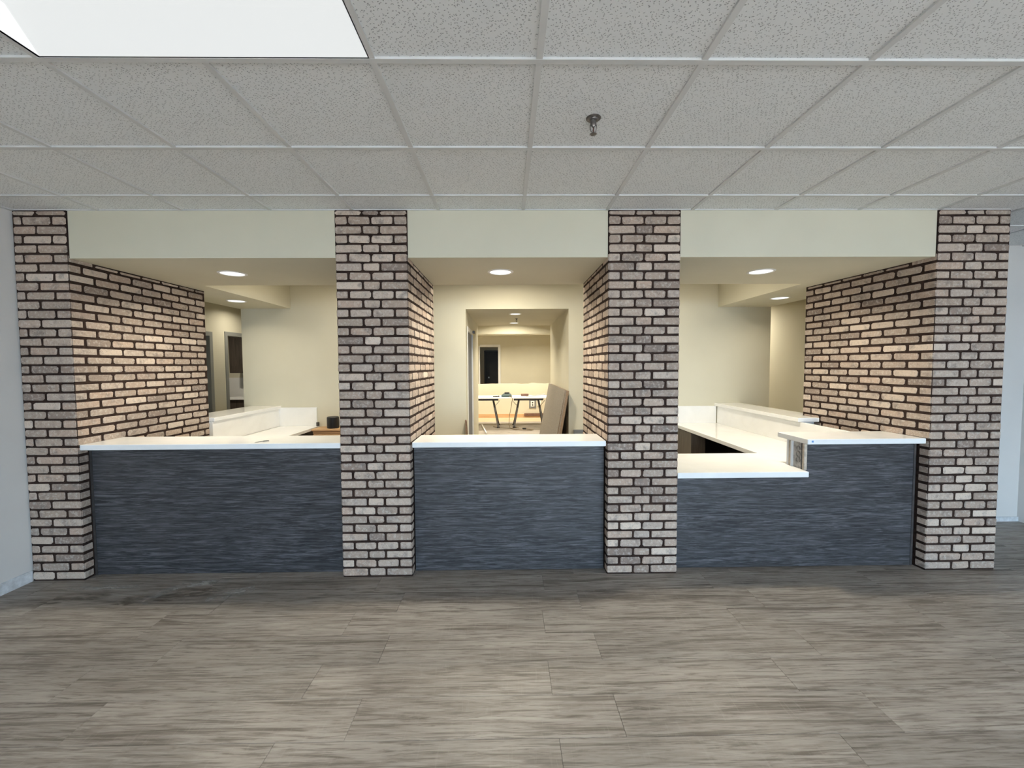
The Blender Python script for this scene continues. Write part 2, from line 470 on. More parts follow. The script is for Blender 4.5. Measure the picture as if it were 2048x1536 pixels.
# dropped soffit: front bulkhead plus the two side runs, and the higher ceiling between them
mb = MB().box(-3.50, 3.70, D+.013, 4.06, SOF, TOP)
struct('soffit_front', mb, PAINT, label='cream bulkhead between the brick pillars')
struct('soffit_left', MB().box(-3.62, -2.92, 4.06, BW, SOF, TOP), PAINT)
struct('soffit_right', MB().box(2.907, 3.64, 4.06, BW, SOF, TOP), PAINT)
struct('ceiling_tray', MB().box(-2.92, 2.907, 4.06, BW, 2.78, 2.88), PAINT)

# ------------------------------------------------------------------ floor
fl = MB().box(-8.2, 6, REAR_Y, 8.3, -.10, -.009).box(-8.2, 6, REAR_Y, -.16, -.009, 0).box(-8.2, 6, 3.96, 8.3, -.009, 0).box(XR, 6, -.16, 3.96, -.009, 0).box(-8.2, XL, -.16, 3.96, -.009, 0)
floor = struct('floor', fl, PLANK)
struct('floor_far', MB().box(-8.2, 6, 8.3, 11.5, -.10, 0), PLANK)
struct('floor_subfloor', MB().box(-8.2, 6, 11.5, 16.2, -.10, 0), PLY)
PITCH_R, PLEN = .2286, 1.194
OFF = {-4: .9, -3: .1, -2: .7, -1: .5, 0: .256, 1: .478, 2: .219, 3: .502, 4: .21, 5: .50, 6: .213, 7: .82, 8: .35, 9: .02, 10: .6, 11: .25, 12: .9, 13: .4}
pm = {}
def plank_mesh(L, Wd):
    key = (round(L, 3), round(Wd, 3))
    if key not in pm:
        c = .0012
        mb = MB()
        mb.rings([[(0, 0, -.009), (L, 0, -.009), (L, Wd, -.009), (0, Wd, -.009)], [(0, 0, -c), (L, 0, -c), (L, Wd, -c), (0, Wd, -c)], [(c, c, 0), (L-c, c, 0), (L-c, Wd-c, 0), (c, Wd-c, 0)]])
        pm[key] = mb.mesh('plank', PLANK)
    return pm[key]
for r in range(-4, 14):
    y1 = 3.045-PITCH_R*r; y0 = y1-PITCH_R
    x = OFF[r]
    while x > XL: x -= PLEN
    if r < -1: xmin = 3.72
    else: xmin = XL
    while x < XR:
        a, b = max(x, xmin), min(x+PLEN, XR)
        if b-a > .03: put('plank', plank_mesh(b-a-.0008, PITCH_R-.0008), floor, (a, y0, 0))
        x += PLEN

# dust dragged across the floor by the left counter, and the cleaner patches beside it
def smear_mat(name, rgb, dens):
    m, nt, b = new_mat(name); h = N(nt)
    v = h.coords((1, 2.2, 1), rnd=True)
    b.inputs['Base Color'].default_value = (*rgb, 1); b.inputs['Roughness'].default_value = .8; b.inputs['Specular IOR Level'].default_value = .2
    uv = h.n('ShaderNodeTexCoord'); sp = h.n('ShaderNodeSeparateXYZ'); h.l(uv.outputs['Generated'], sp.inputs[0])
    e1 = h.math('MULTIPLY', h.math('MULTIPLY', sp.outputs[0], h.math('SUBTRACT', 1.0, sp.outputs[0])), 4.0)
    f = h.ramp(h.noise(v, 9, 5, .65, .8), [(.40, K(0)), (.62, K(dens))])
    h.l(h.math('MULTIPLY', f, h.math('POWER', e1, .6)), b.inputs['Alpha'])
    return m
DUST = smear_mat('floor_dust', (.55, .53, .50), .85)
CLEAN = smear_mat('wiped_floor', (.15, .115, .08), .6)
def smear(pts, w_, mat, nm):
    mb = MB(); n = len(pts)
    for k, (x, y) in enumerate(pts):
        a = Vector(pts[max(k-1, 0)]); b2 = Vector(pts[min(k+1, n-1)]); t_ = (b2-a).normalized()
        ww = w_*(.35+.65*math.sin(math.pi*(k+.5)/n))
        mb.v += [(x-t_.y*ww, y+t_.x*ww, .0006), (x+t_.y*ww, y-t_.x*ww, .0006)]
    mb.f = [(2*k+1, 2*k+3, 2*k+2, 2*k) for k in range(n-1)]
    return build(nm, mb, mat, floor)
smear([(-2.42, 2.70), (-2.44, 2.78), (-2.42, 2.87), (-2.35, 2.94), (-2.22, 2.98), (-2.05, 3.0)], .045, DUST, 'dust_smear')
smear([(-3.2, 2.90), (-3.0, 2.93), (-2.8, 2.935), (-2.6, 2.94)], .03, DUST, 'dust_smear')
smear([(-2.05, 2.76), (-1.9, 2.83), (-1.8, 2.90)], .06, DUST, 'dust_smear')
for (cx, cy, l, ww) in ((-2.57, 2.745, .09, .05), (-2.86, 2.80, .12, .04), (-2.20, 2.85, .22, .06), (-2.33, 2.765, .12, .03), (-3.05, 2.75, .10, .035)):
    smear([(cx-l, cy-.01), (cx-l*.4, cy+.005), (cx+l*.3, cy), (cx+l, cy+.015)], ww, CLEAN, 'wiped_patch')

# ------------------------------------------------------------------ suspended ceiling
COLS = [XL, -2.91, -2.315, -1.69, -1.105, -.485, .127, .737, 1.358, 1.968, 2.58, 3.17, 3.78, 4.39, 5.0, XR]
ROWS = [-.265, .345, .955, 1.575, 2.19, 2.79]
TROF = (-1.69, -.485, .955, 1.575)
ceiling = struct('ceiling', MB().box(XL, XR, REAR_Y, -.265, CEIL+.012, CEIL+.03), TILE)
tm = {}
def tile_mesh(L, Wd):
    key = (round(L, 3), round(Wd, 3))
    if key not in tm:
        e = .012; mb = MB()
        mb.rings([[(e, e, .008), (L-e, e, .008), (L-e, Wd-e, .008), (e, Wd-e, .008)], [(.004, .004, .012), (L-.004, .004, .012), (L-.004, Wd-.004, .012), (.004, Wd-.004, .012)],
                  [(.004, .004, .03), (L-.004, .004, .03), (L-.004, Wd-.004, .03), (.004, Wd-.004, .03)]])
        tm[key] = mb.mesh('ceiling_tile', TILE)
    return tm[key]
def add_tile(a, b, y0, y1):
    put('ceiling_tile', tile_mesh(b-a, y1-y0), ceiling, (a, y0, CEIL))
for j in range(len(ROWS)):
    y0 = ROWS[j]; y1 = ROWS[j+1] if j+1 < len(ROWS) else D+.02
    for i in range(len(COLS)-1):
        a, b = COLS[i], COLS[i+1]
        if y0 == TROF[2] and a >= TROF[0]-.01 and b <= TROF[1]+.01: continue
        if j == len(ROWS)-1 and a > 3.7:
            add_tile(a, b, 2.79, 3.40); add_tile(a, b, 3.40, 3.98)
        else: add_tile(a, b, y0, y1)
put('ceiling_tile', tile_mesh(3.78-3.715, .40), ceiling, (3.715, 3.053, CEIL))
W2 = .012
for y in ROWS + [3.40]:
    x0 = 3.71 if y == 3.40 else XL
    build('cross_tee', MB().box(x0, XR, y-W2, y+W2, CEIL-.001, CEIL+.02), TEE, ceiling)
for x in COLS[1:-1]:
    y1 = 3.98 if x > 3.7 else D+.022
    segs = [(-.265, y1)]
    if TROF[0] < x < TROF[1]: segs = [(-.265, TROF[2]-.01), (TROF[3]+.01, y1)]
    for (a, b) in segs:
        build('main_tee', MB().box(x-W2, x+W2, a, b, CEIL, CEIL+.019), TEE, ceiling)
build('wall_angle', MB().box(XL, XL+.022, -.265, D, CEIL-.002, CEIL+.012), TEE, ceiling)
build('wall_angle', MB().box(XL, 3.70, D+.003, D+.013, CEIL+.001, CEIL+.010), TEE, ceiling)

# lay-in light: metal frame and a raised diffuser with four sloping faces and a flat top
def troffer(x0, x1, y0, y1, label):
    t = thing('ceiling_light', ((x0+x1)/2, (y0+y1)/2, CEIL), label, 'light', 'lay-in ceiling lights')
    e = .012; zb = CEIL+.004; h = .075; i = .14
    mb = MB()
    for (a, b, c, d) in ((x0+e, x1-e, y0+e-.004, y0+e), (x0+e, x1-e, y1-e, y1-e+.004), (x0+e-.004, x0+e, y0+e, y1-e), (x1-e, x1-e+.004, y0+e, y1-e)):
        mb.box(a, b, c, d, zb-.004, zb+.12)
    build('frame', mb, WHITE_PL, t)
    A = [(x0+e, y0+e, zb), (x1-e, y0+e, zb), (x1-e, y1-e, zb), (x0+e, y1-e, zb)]
    B = [(x0+.045, y0+i, zb+h), (x1-.020, y0+i, zb+h), (x1-.020, y1-i, zb+h), (x0+.045, y1-i, zb+h)]
    for k, mm in ((0, GLOW_T), (1, GLOW_T2), (2, GLOW_T), (3, GLOW_T2)):
        m2 = MB(); k2 = (k+1) % 4
        m2.v = [A[k], A[k2], B[k2], B[k]]; m2.f = [(0, 1, 2, 3)]
        build('diffuser_face', m2, mm, t)
    m2 = MB(); m2.v = B; m2.f = [(3, 2, 1, 0)]
    m2.f = [(0, 1, 2, 3)]
    build('diffuser_top', m2, GLOW_T, t)
    build('housing', MB().box(x0+e, x1-e, y0+e, y1-e, zb+.10, zb+.12), WHITE_PL, t)
    return t
troffer(TROF[0], TROF[1], TROF[2], TROF[3], 'large white lay-in ceiling light with a raised frosted diffuser')

# ------------------------------------------------------------------ brick pillars
BP, BH = .0663, .0540        # course pitch and brick height
rb = random.Random(11)
bcache = {}
def j_(a): return rb.uniform(-a, a)
def flat_brick(L, H, var):
    """tumbled brick slip, face in the local xz plane looking to -y; 38 triangles"""
    key = ('f', round(L, 3), round(H, 3), var)
    if key in bcache: return bcache[key]
    r = [rb.uniform(.005, .011 if L < .15 else .014) for _ in range(8)]
    b = .005
    def outline(ins):
        o = [(-L/2+r[0], -H/2), (L/2-r[1], -H/2), (L/2, -H/2+r[2]), (L/2, H/2-r[3]), (L/2-r[4], H/2), (-L/2+r[5], H/2), (-L/2, H/2-r[6]), (-L/2, -H/2+r[7])]
        return [(x*(1-2*ins/L), z*(1-2*ins/H)) for x, z in o]
    jit = [(j_(.0024), j_(.0022)) for _ in range(8)]
    O = [(x+a, z+c) for (x, z), (a, c) in zip(outline(0), jit)]
    I = [(x+a, z+c) for (x, z), (a, c) in zip(outline(b), jit)]
    mb = MB()
    mb.rings([[(x, .026, z) for x, z in O], [(x, b, z) for x, z in O], [(x, j_(.0012), z) for x, z in I]], cap=False)
    n0 = 16; mb.f.append(tuple(n0+k for k in range(8)))
    mb.f = [tuple(f) for f in mb.f]
    me = mb.mesh('brick', BRICK); fix(me)
    bcache[key] = me
    return me
def fix(me):
    import bmesh
    bm = bmesh.new(); bm.from_mesh(me); bmesh.ops.recalc_face_normals(bm, faces=bm.faces[:]); bm.to_mesh(me); bm.free()
def corner_brick(a, sd, H, s, k, var):
    """brick that wraps a corner: the corner is the local origin (outside edge), front runs a towards -s in x, side runs sd in +y; k = skew of the side"""
    key = ('c', round(a, 3), round(sd, 3), round(H, 3), s, round(k, 3), var)
    if key in bcache: return bcache[key]
    c = rb.uniform(.006, .010); e = .008; t = .03
    def plan(ins):
        p = [(-a+e+ins, ins), (-c-ins*.4, ins), (-ins, c+ins*.4), (-ins, sd-e-ins), (-e-ins*.5, sd-ins*.8), (-t, sd*.5+t*.2), (-a*.5, t), (-a+ins*.8, e+ins*.5)]
        return p
    b = .006
    jj = [(j_(.0018), j_(.0015)) for _ in range(8)]
    rs = []
    for z, ins in ((-H/2, b), (-H/2+b, 0), (H/2-b, 0), (H/2, b)):
        rs.append([(s*(x+q[0]+k*s*y), y+q[1], z) for (x, y), q in zip(plan(ins), jj)])
    mb = MB(); mb.rings(rs)
    me = mb.mesh('brick', BRICK); fix(me)
    bcache[key] = me
    return me

COUNTER_Z = 1.008
def pillar(x0, x1, depth, label, pats, inner, skew=0.0, far_end=True, counter=COUNTER_Z):
    """inner = +1 when the brick return is on the right side, -1 on the left"""
    t = thing('brick_pillar', ((x0+x1)/2, D, 0), label, 'pillar', 'brick pillars of the reception')
    W = x1-x0; J = .0045
    ox = (x0+x1)/2
    def add(me, x, y, z, rz=0.0): put('brick', me, t, (x-ox, y-D, z), rz)
    # mortar core
    if inner > 0: poly = [(x0+(J if far_end else 0), D+J), (x1-.002, D+J), (x1-.002+skew*depth, D+depth-.006), (x0+J, D+depth-.006)]
    else: poly = [(x0+.002, D+J), (x1-J, D+J), (x1-J, D+depth-.006), (x0+.002+skew*depth, D+depth-.006)]
    mb = MB().prism(poly, 0, CEIL+.001)
    mb.box(x0-.0015, x1+.0015, D+.011, D+.05, SOF+.001, CEIL+.001)     # caulked edges beside the bulkhead
    build('mortar_core', mb, MORTAR, t)
    for k in range(41):
        zc = .010 + BP*k + BH/2; H = BH
        if k == 40: H = CEIL-.004-(.010+BP*40); zc = .010+BP*40+H/2
        A = (k % 2 == 0)
        segs = pats[0] if A else pats[1]
        ret = .092 if A else .185
        low = zc+BH/2 < counter-.03
        top_ = zc-BH/2 > SOF-.02
        # a course right behind the counter edge keeps only its front
        behind = (zc > counter-.06 and zc < counter+.004)
        for q, (f0, f1) in enumerate(segs):
            L = (f1-f0)*W; xc = x0+(f0+f1)/2*W
            first, last = q == 0, q == len(segs)-1
            is_in = (last and inner > 0) or (first and inner < 0)
            is_out = ((first and inner > 0) or (last and inner < 0)) and far_end
            v = rb.randrange(6)
            if top_:
                if first: L -= .004; xc += .002
                if last: L -= .004; xc -= .002
            if is_in and not top_:
                sd = .078 if (low or behind) else ret
                cx = x1 if inner > 0 else x0
                add(corner_brick(L, sd, H, inner, skew, v), cx, D+j_(.0008), zc)
            elif is_out and not top_:
                cx = x0 if inner > 0 else x1
                add(corner_brick(L, .075 if low else ret, H, -inner, 0, v), cx, D+j_(.0008), zc)
            else:
                add(flat_brick(L, H, v), xc, D+j_(.0008), zc)
        # inner return above the counter, below the soffit
        if zc > .62 and not top_:
            y = ret+.012
            if low or behind: y = .372 if A else .465
            zz, HH = zc, H
            if zc+H/2 > SOF-.004:
                HH = SOF-.006-(zc-H/2); zz = zc-H/2+HH/2
                if HH < .012: continue
            while y < depth-.03:
                L = min(.191, depth-y)
                if depth-(y+L) < .05 and L == .191: L = .191
                yc = D+y+L/2
                xs2 = (x1 if inner > 0 else x0) + skew*(y+L/2)
                rz = math.pi/2 if inner > 0 else -math.pi/2
                rz -= math.atan(skew)
                add(flat_brick(L, HH, rb.randrange(6)), xs2+j_(.0008), yc, zz, rz)
                y += L+.012
    return t
PA_LO = ([(0, .41), (.445, 1)], [(0, .155), (.19, .70), (.735, 1)])
PA_C = ([(0, .365), (.387, .605), (.628, 1)], [(0, .168), (.19, .482), (.507, .797), (.82, 1)])
PA_RO = ([(0, .375), (.398, .625), (.65, 1)], [(0, .185), (.207, .505), (.528, .83), (.853, 1)])
pillar(-3.512, -3.135, 1.34, 'dim brick pillar against the left wall with a deep side return', PA_LO, 1, far_end=False)
pillar(-1.232, -.712, 1.055, 'brick pillar between the long left counter and the short middle counter', PA_C, 1)
pillar(.745, 1.273, .99, 'brick pillar between the short middle counter and the stepped right desk', PA_C, -1)
pillar(3.170, 3.710, 1.22, 'bright brick pillar at the far right beside the tall counter', PA_RO, -1, skew=-.070)

# ------------------------------------------------------------------ counters
def top_slab(name, x0, x1, y0, y1, z0, z1, label, c=.003):
    o = build(name, MB().cbox(x0, x1, y0, y1, z0, z1, c), QUARTZ)
    origin(o, ((x0+x1)/2, (y0+y1)/2, z0))
    return tag(o, label, 'countertop')
CF = 3.048
lc = top_slab('countertop', -3.143, -1.236, CF, 3.395, .968, 1.008, 'long white quartz countertop left of the pillars, with a scrap lying on it')
cc = top_slab('countertop', -.705, .738, CF, 3.375, .968, 1.008, 'short white quartz countertop between the two middle brick pillars')
rc = top_slab('countertop', 2.258, 3.160, CF, 3.395, .968, 1.008, 'raised white quartz countertop beside the far right pillar, blue sticker on its edge')
st = build('sticker', MB().box(2.288, 2.302, CF-.0012, CF, .984, .998), BLUE_ST, rc)

def base(x0, x1, z1, label):
    t = thing('counter_base', ((x0+x1)/2, PY, 0), label, 'counter')
    build('front_panel', MB().box(x0, x1, PY, PY+.02, .003, z1), LAM, t)
    build('base_frame', MB().box(x0, x1, PY+.02, PY+.13, 0, z1), SHADE_IN, t)
    return t
t = base(-3.118, -1.24, .968, 'charcoal woodgrain counter front under the long left countertop')
build('edge_trim', MB().box(-3.135, -3.118, PY-.004, PY+.02, .003, .968), DARK_STEEL, t)
t = base(-.706, .738, .968, 'blue-grey woodgrain counter front between the two middle brick pillars')
t = thing('counter_base', (2.2, PY, 0), 'stepped blue-grey woodgrain counter front of the right desk', 'counter')
fp = MB()
P_ = [(1.268, .003), (3.134, .003), (3.134, .968), (2.272, .968), (2.272, .719), (1.268, .719)]
i0 = len(fp.v)
fp.v += [(x, PY, z) for x, z in P_] + [(x, PY+.02, z) for x, z in P_]
n = 6
fp.f += [tuple(range(n)), tuple(range(2*n-1, n-1, -1))] + [(k, n+k, n+(k+1) % n, (k+1) % n) for k in range(n)]
me_o = build('front_panel', fp, LAM, t); fix(me_o.data)
build('edge_trim', MB().box(3.134, 3.150, PY-.004, PY+.02, .003, .968), DARK_STEEL, t)
build('base_frame', MB().box(1.268, 3.134, PY+.02, PY+.13, 0, .719), SHADE_IN, t)
kw = build('knee_wall', MB().box(2.285, 3.134, PY+.02, PY+.13, .719, .968), WHITE_PANEL, t)
ep = build('end_panel', MB().box(2.274, 2.285, PY-.012, 3.245, .7625, .968), CEMENT, t)
ep['label'] = 'unfinished cement board end with dried glue rings'
# glue rings and raw strips on the unfinished end
for (yy, zz, rr, a0, a1) in ((3.165, .915, .017, 20, 200), (3.165, .872, .020, 0, 360), (3.165, .828, .020, -60, 230)):
    pts = [(2.272, yy+rr*math.cos(math.radians(a)), zz+rr*1.1*math.sin(math.radians(a))) for a in range(a0, a1+1, 20)]
    build('glue_ring', MB().tube(pts, .004, 5), GLUE, ep)
build('raw_strip', MB().cbox(2.262, 2.285, PY-.030, PY-.004, .762, .967, .004), RAWEDGE, t)
build('raw_strip', MB().cbox(2.258, 2.285, 3.222, 3.238, .762, .967, .003), WHITE_T, t)
build('raw_strip', MB().cbox(2.262, 2.285, 3.246, 3.262, .762, .967, .003), RAWEDGE, t)
build('raw_strip', MB().cbox(2.262, 2.285, 3.268, 3.288, .762, .967, .003), WHITE_T, t)
build('knee_wall_back', MB().box(2.27, 3.08, 3.262, 3.292, .762, .967), WHITE_PANEL, t)

# right-hand L-shaped desk top with its backsplashes
t = thing('desk', (2.2, 3.4, .719), 'low white quartz desk top of the right desk, L shaped with open knee space', 'countertop')
L_ = [(1.280, CF), (2.272, CF), (2.272, PY+.02), (2.93, PY+.02), (2.93, BW-.001), (2.30, BW-.001), (2.29, 3.715), (1.280, 3.715)]
mb = MB(); zc = .003
def inset(poly, d):
    cx = sum(p[0] for p in poly)/len(poly); out = []
    n = len(poly)
    for k in range(n):
        p0, p1, p2 = Vector(poly[k-1]), Vector(poly[k]), Vector(poly[(k+1) % n])
        e1 = (p1-p0).normalized(); e2 = (p2-p1).normalized()
        n1 = Vector((-e1.y, e1.x)); n2 = Vector((-e2.y, e2.x))
        m_ = (n1+n2)
        m_ = m_/max(.2, m_.dot(n1))
        out.append(tuple(p1+m_*d))
    return out
LI = inset(L_, .003)
mb.rings([[(x, y, .719) for x, y in LI], [(x, y, .722) for x, y in L_], [(x, y, .759) for x, y in L_], [(x, y, .762) for x, y in LI]])
build('slab', mb, QUARTZ, t)
build('backsplash', MB().cbox(2.30, 2.895, BW-.022, BW-.001, .762, 1.000, .002), QUARTZ, t)
build('backsplash', MB().cbox(2.905, 2.925, 3.30, BW-.024, .762, .998, .002), QUARTZ, t)
# low wall and ledge on the right
o = build('knee_wall', MB().box(2.926, 3.075, 4.075, BW-.001, 0, .999), WHITE_PANEL)
origin(o, (3.0, 4.9, 0)); tag(o, 'white low wall under the right ledge, its end facing the room', 'low wall')
LD = [(2.875, 4.02), (3.085, 4.02), (3.072, 4.27), (3.235, 4.27), (3.235, BW-.001), (2.875, BW-.001)]
mb = MB(); LI = inset(LD, .003)
mb.rings([[(x, y, 1.0) for x, y in LI], [(x, y, 1.003) for x, y in LD], [(x, y, 1.037) for x, y in LD], [(x, y, 1.040) for x, y in LI]])
o = build('ledge', mb, QUARTZ); origin(o, (3.05, 4.9, 1.0)); tag(o, 'narrow white quartz ledge above the right desk, running to the back wall', 'ledge')
# supports under the right desk
t = thing('desk_support', (2.6, 5.3, 0), 'taupe support panel under the back of the right desk', 'panel')
build('end_panel', MB().box(2.33, 2.51, 5.16, 5.18, 0, .718), GABLE, t)
build('side_panel', MB().box(2.33, 2.35, 5.18, 5.60, 0, .718), GABLE, t)
o = build('back_panel', MB().box(2.88, 2.924, 3.30, BW-.03, 0, .718), SHADE_IN, t)
o = build('rear_panel', MB().box(2.51, 2.88, 5.30, 5.33, 0, .718), SHADE_IN, t)
# left-hand desk
t = thing('desk', (-2.85, 4.6, .722), 'low white quartz desk top behind the long left counter', 'countertop')
build('slab', MB().cbox(-3.10, -2.575, 4.0, BW-.001, .724, .762, .003), QUARTZ, t)
build('backsplash', MB().cbox(-3.115, -2.598, BW-.022, BW-.001, .762, 1.016, .002), QUARTZ, t)
build('backsplash', MB().cbox(-3.122, -3.104, 4.374, BW-.024, .762, .998, .002), QUARTZ, t)
build('end_clip', MB().cbox(-2.596, -2.572, BW-.05, BW-.005, .762, .815, .002), DARK_STEEL, t)
build('side_panel', MB().box(-3.09, -2.60, 5.55, 5.60, 0, .723), GABLE, t)
o = build('knee_wall', MB().box(-3.30, -3.125, 4.374, BW-.001, 0, .999), WHITE_PANEL)
origin(o, (-3.2, 5, 0)); tag(o, 'white low wall under the left ledge', 'low wall')
o = build('ledge', MB().cbox(-3.50, -3.085, 4.374, BW-.001, 1.0, 1.040, .003), QUARTZ)
origin(o, (-3.3, 5, 1.0)); tag(o, 'narrow white quartz ledge above the left desk, running to the back wall', 'ledge')
# pine cabinet without a countertop, black speaker on it
t = thing('cabinet', (-2.1, 5.5, 0), 'raw pine cabinet beside the left desk end, half behind a brick pillar', 'cabinet')
build('top_board', MB().cbox(-2.56, -1.55, 5.40, BW-.003, .728, .752, .003), PINE, t)
build('front_rail', MB().box(-2.55, -1.56, 5.425, 5.445, .690, .728), PINE, t)
build('drawer_front', MB().cbox(-2.54, -1.57, 5.405, 5.425, .48, .682, .003), PINE, t)
build('carcass', MB().box(-2.55, -1.56, 5.445, BW-.003, 0, .728), PINE, t)
t = thing('speaker', (-2.325, 5.52, .752), 'short black cylindrical speaker on the pine cabinet', 'speaker')
build('body', MB().lathe([(.070, .752), (.0765, .758), (.0765, .893), (.072, .902)], -2.325, 5.52, 28), BLACK, t, smooth=False)
build('top_ring', MB().lathe([(.066, .902), (.062, .906), (.0, .9065)], -2.325, 5.52, 28), DARK_STEEL, t)
# small scrap on left countertop
t = thing('scrap', (-1.838, 3.136, 1.008), 'small dark pointed scrap on the long left countertop', 'scrap')
mb = MB(); mb.rings([[(-1.852, 3.128, 1.008), (-1.815, 3.150, 1.008), (-1.822, 3.165, 1.008), (-1.850, 3.150, 1.008)], [(-1.850, 3.131, 1.014), (-1.82, 3.150, 1.013), (-1.825, 3.160, 1.013), (-1.848, 3.148, 1.014)]])
build('blade', mb, DARK_STEEL, t)
build('tip', MB().tube([(-1.85, 3.138, 1.011), (-1.868, 3.110, 1.0105), (-1.885, 3.085, 1.0095)], [.004, .003, .0012], 6), STEEL, t)

# ------------------------------------------------------------------ downlights
def downlight(x, y, z, label, r=.100, power=DOWN_W, spread=150):
    t = thing('downlight', (x, y, z), label, 'light', 'recessed downlights')
    build('trim_ring', MB().lathe([(r-.012, z-.0005), (r-.010, z-.005), (r+.006, z-.004), (r+.010, z-.0005)], x, y, 32, cap=False), WHITE_PL, t)
    build('lens', MB().lathe([(r-.010, z-.0012), (.001, z-.0014)], x, y, 32), GLOW_D, t)
    ld = bpy.data.lights.new('lamp', 'AREA'); ld.shape = 'DISK'; ld.size = .17; ld.energy = power; ld.color = DOWN_COL
    ld.spread = math.radians(spread)
    lo = bpy.data.objects.new('lamp', ld); COL.objects.link(lo); lo.parent = t; lo.location = (0, 0, -.008)
    return t
downlight(-2.301, 3.541, SOF, 'round recessed downlight over the long left counter')
downlight(-.047, 3.511, SOF, 'round recessed downlight over the short middle counter')
downlight(2.165, 3.518, SOF, 'round recessed downlight over the right desk front')
downlight(-3.218, 5.007, SOF, 'round recessed downlight at the back left, above the left ledge', power=5)
downlight(3.265, 4.923, SOF, 'round recessed downlight at the back right, above the right ledge', power=5)
downlight(.135, 6.223, COZ, 'nearer of two recessed downlights in the corridor ceiling', r=.085, power=9, spread=120)
downlight(.139, 7.540, COZ, 'farther of two recessed downlights in the corridor ceiling', r=.085, power=9, spread=120)
downlight(-4.05, 6.7, 2.60, 'recessed downlight in the left hall ceiling', power=7)
downlight(3.85, 7.3, 2.60, 'unseen fill downlight added in the right hall ceiling', power=42, spread=170)  # fill lamp added out of view to brighten the right hall
for q, px_ in enumerate((-2.0, 0.0, 2.0)):  # unseen fill lamps, added to brighten the back wall
    downlight(px_, 4.75, 2.78, ('left', 'middle', 'right')[q]+' unseen fill downlight added in the raised ceiling behind the bulkhead', power=(12, 36, 12)[q], spread=170)
downlight(-5.6, 7.4, 2.60, 'recessed downlight in the staff room ceiling', power=16)
downlight(.1, 9.1, 2.78, 'recessed downlight in the far room before the beam', power=74)
downlight(.9, 11.5, 2.78, 'recessed downlight in the far room behind the beam', power=74)
downlight(-1.2, 11.5, 2.78, 'left recessed downlight in the far room behind the beam', power=74)

# ------------------------------------------------------------------ sprinkler heads
def sprinkler(x, y, z, label, s=1.0):
    t = thing('sprinkler_head', (x, y, z), label, 'sprinkler', 'pendent sprinkler heads')
    L = lambda prof: [(r*s, z+h*s) for r, h in prof]
    build('escutcheon', MB().lathe(L([(.034, .0), (.034, -.002), (.030, -.005), (.022, -.006), (.019, -.010), (.0, -.010)]), x, y, 28, cap=False), CHROME, t)
    build('body', MB().lathe(L([(.014, -.008), (.014, -.030), (.010, -.034), (.006, -.040), (.0, -.040)]), x, y, 12, cap=False), CHROME, t)
    for q in (-1, 1):
        build('frame_arm', MB().tube([(x+q*.013*s, y, z-.030*s), (x+q*.015*s, y, z-.045*s), (x+q*.012*s, y, z-.058*s), (x, y, z-.066*s)], .0026*s, 6), CHROME, t)
    build('glass_bulb', MB().lathe(L([(.0012, -.036), (.0028, -.044), (.0028, -.058), (.0012, -.066)]), x, y, 8), plain('red_bulb', (.06, .012, .010), .3), t)
    mb = MB(); n = 24; o = []
    for k in range(n):
        rr = (.017 if k % 2 == 0 else .012)*s; a = 2*math.pi*k/n
        o.append((x+rr*math.cos(a), y+rr*math.sin(a)))
    mb.rings([[(px, py, z-.072*s) for px, py in o], [(px, py, z-.0695*s) for px, py in o]])
    build('deflector', mb, CHROME, t)
    return t
sprinkler(.404, 1.937, CEIL+.008, 'tarnished pendent sprinkler head in a ceiling tile right of centre')
sprinkler(.167, 6.82, COZ, 'small pendent sprinkler head between the corridor downlights', .8)

# ------------------------------------------------------------------ left wall base, right base
rng = random.Random(5)
mb = MB(); n = 44
ys = [REAR_Y+ (D-REAR_Y-.002)*k/n for k in range(n+1)]
hs = [.088+rng.uniform(-.014, .012) for _ in ys]
for k in range(n):
    i = len(mb.v); a, b, h0, h1 = ys[k], ys[k+1], hs[k], hs[k+1]
    mb.v += [(XL+.010, a, 0), (XL+.010, b, 0), (XL+.010, b, h1), (XL+.010, a, h0), (XL+.001, a, h0+.004), (XL+.001, b, h1+.004)]
    mb.f += [(i, i+1, i+2, i+3), (i+3, i+2, i+5, i+4)]
o = struct('baseboard_left', mb, TORN); fix(o.data)
struct('baseboard_right', MB().box(3.72, XR, 3.968, 3.98, 0, .045), TORN)

# ------------------------------------------------------------------ doors
def door_frame(name, pts, w_, mat):
    pass
# corridor door on the left: frame in the wall, slate leaf set back in it
t = tag(thing('door_1', (COX0, (DY0+DY1)/2, 0), 'slate grey door set back in a pale frame on the corridor left wall', None), kind='structure')
mb = MB()
mb.box(COX0-.15, COX0+.008, DY0-.05, DY0+.015, 0, DZ+.05).box(COX0-.15, COX0+.008, DY1-.015, DY1+.05, 0, DZ+.05).box(COX0-.15, COX0+.008, DY0+.015, DY1-.015, DZ-.015, DZ+.05)
build('door_frame', mb, WHITE_T, t)
build('door_leaf', MB().box(COX0-.056, COX0-.012, DY0+.018, DY1-.018, .01, DZ-.018), DOOR_G, t)
build('door_closer', MB().cbox(COX0+.008, COX0+.045, DY1-.06, DY1+.02, DZ+.01, DZ+.055, .006), DARK_STEEL, t)
build('hinge', MB().cbox(COX0-.012, COX0-.004, DY0+.02, DY0+.05, 1.75, 1.85, .002), STEEL, t)
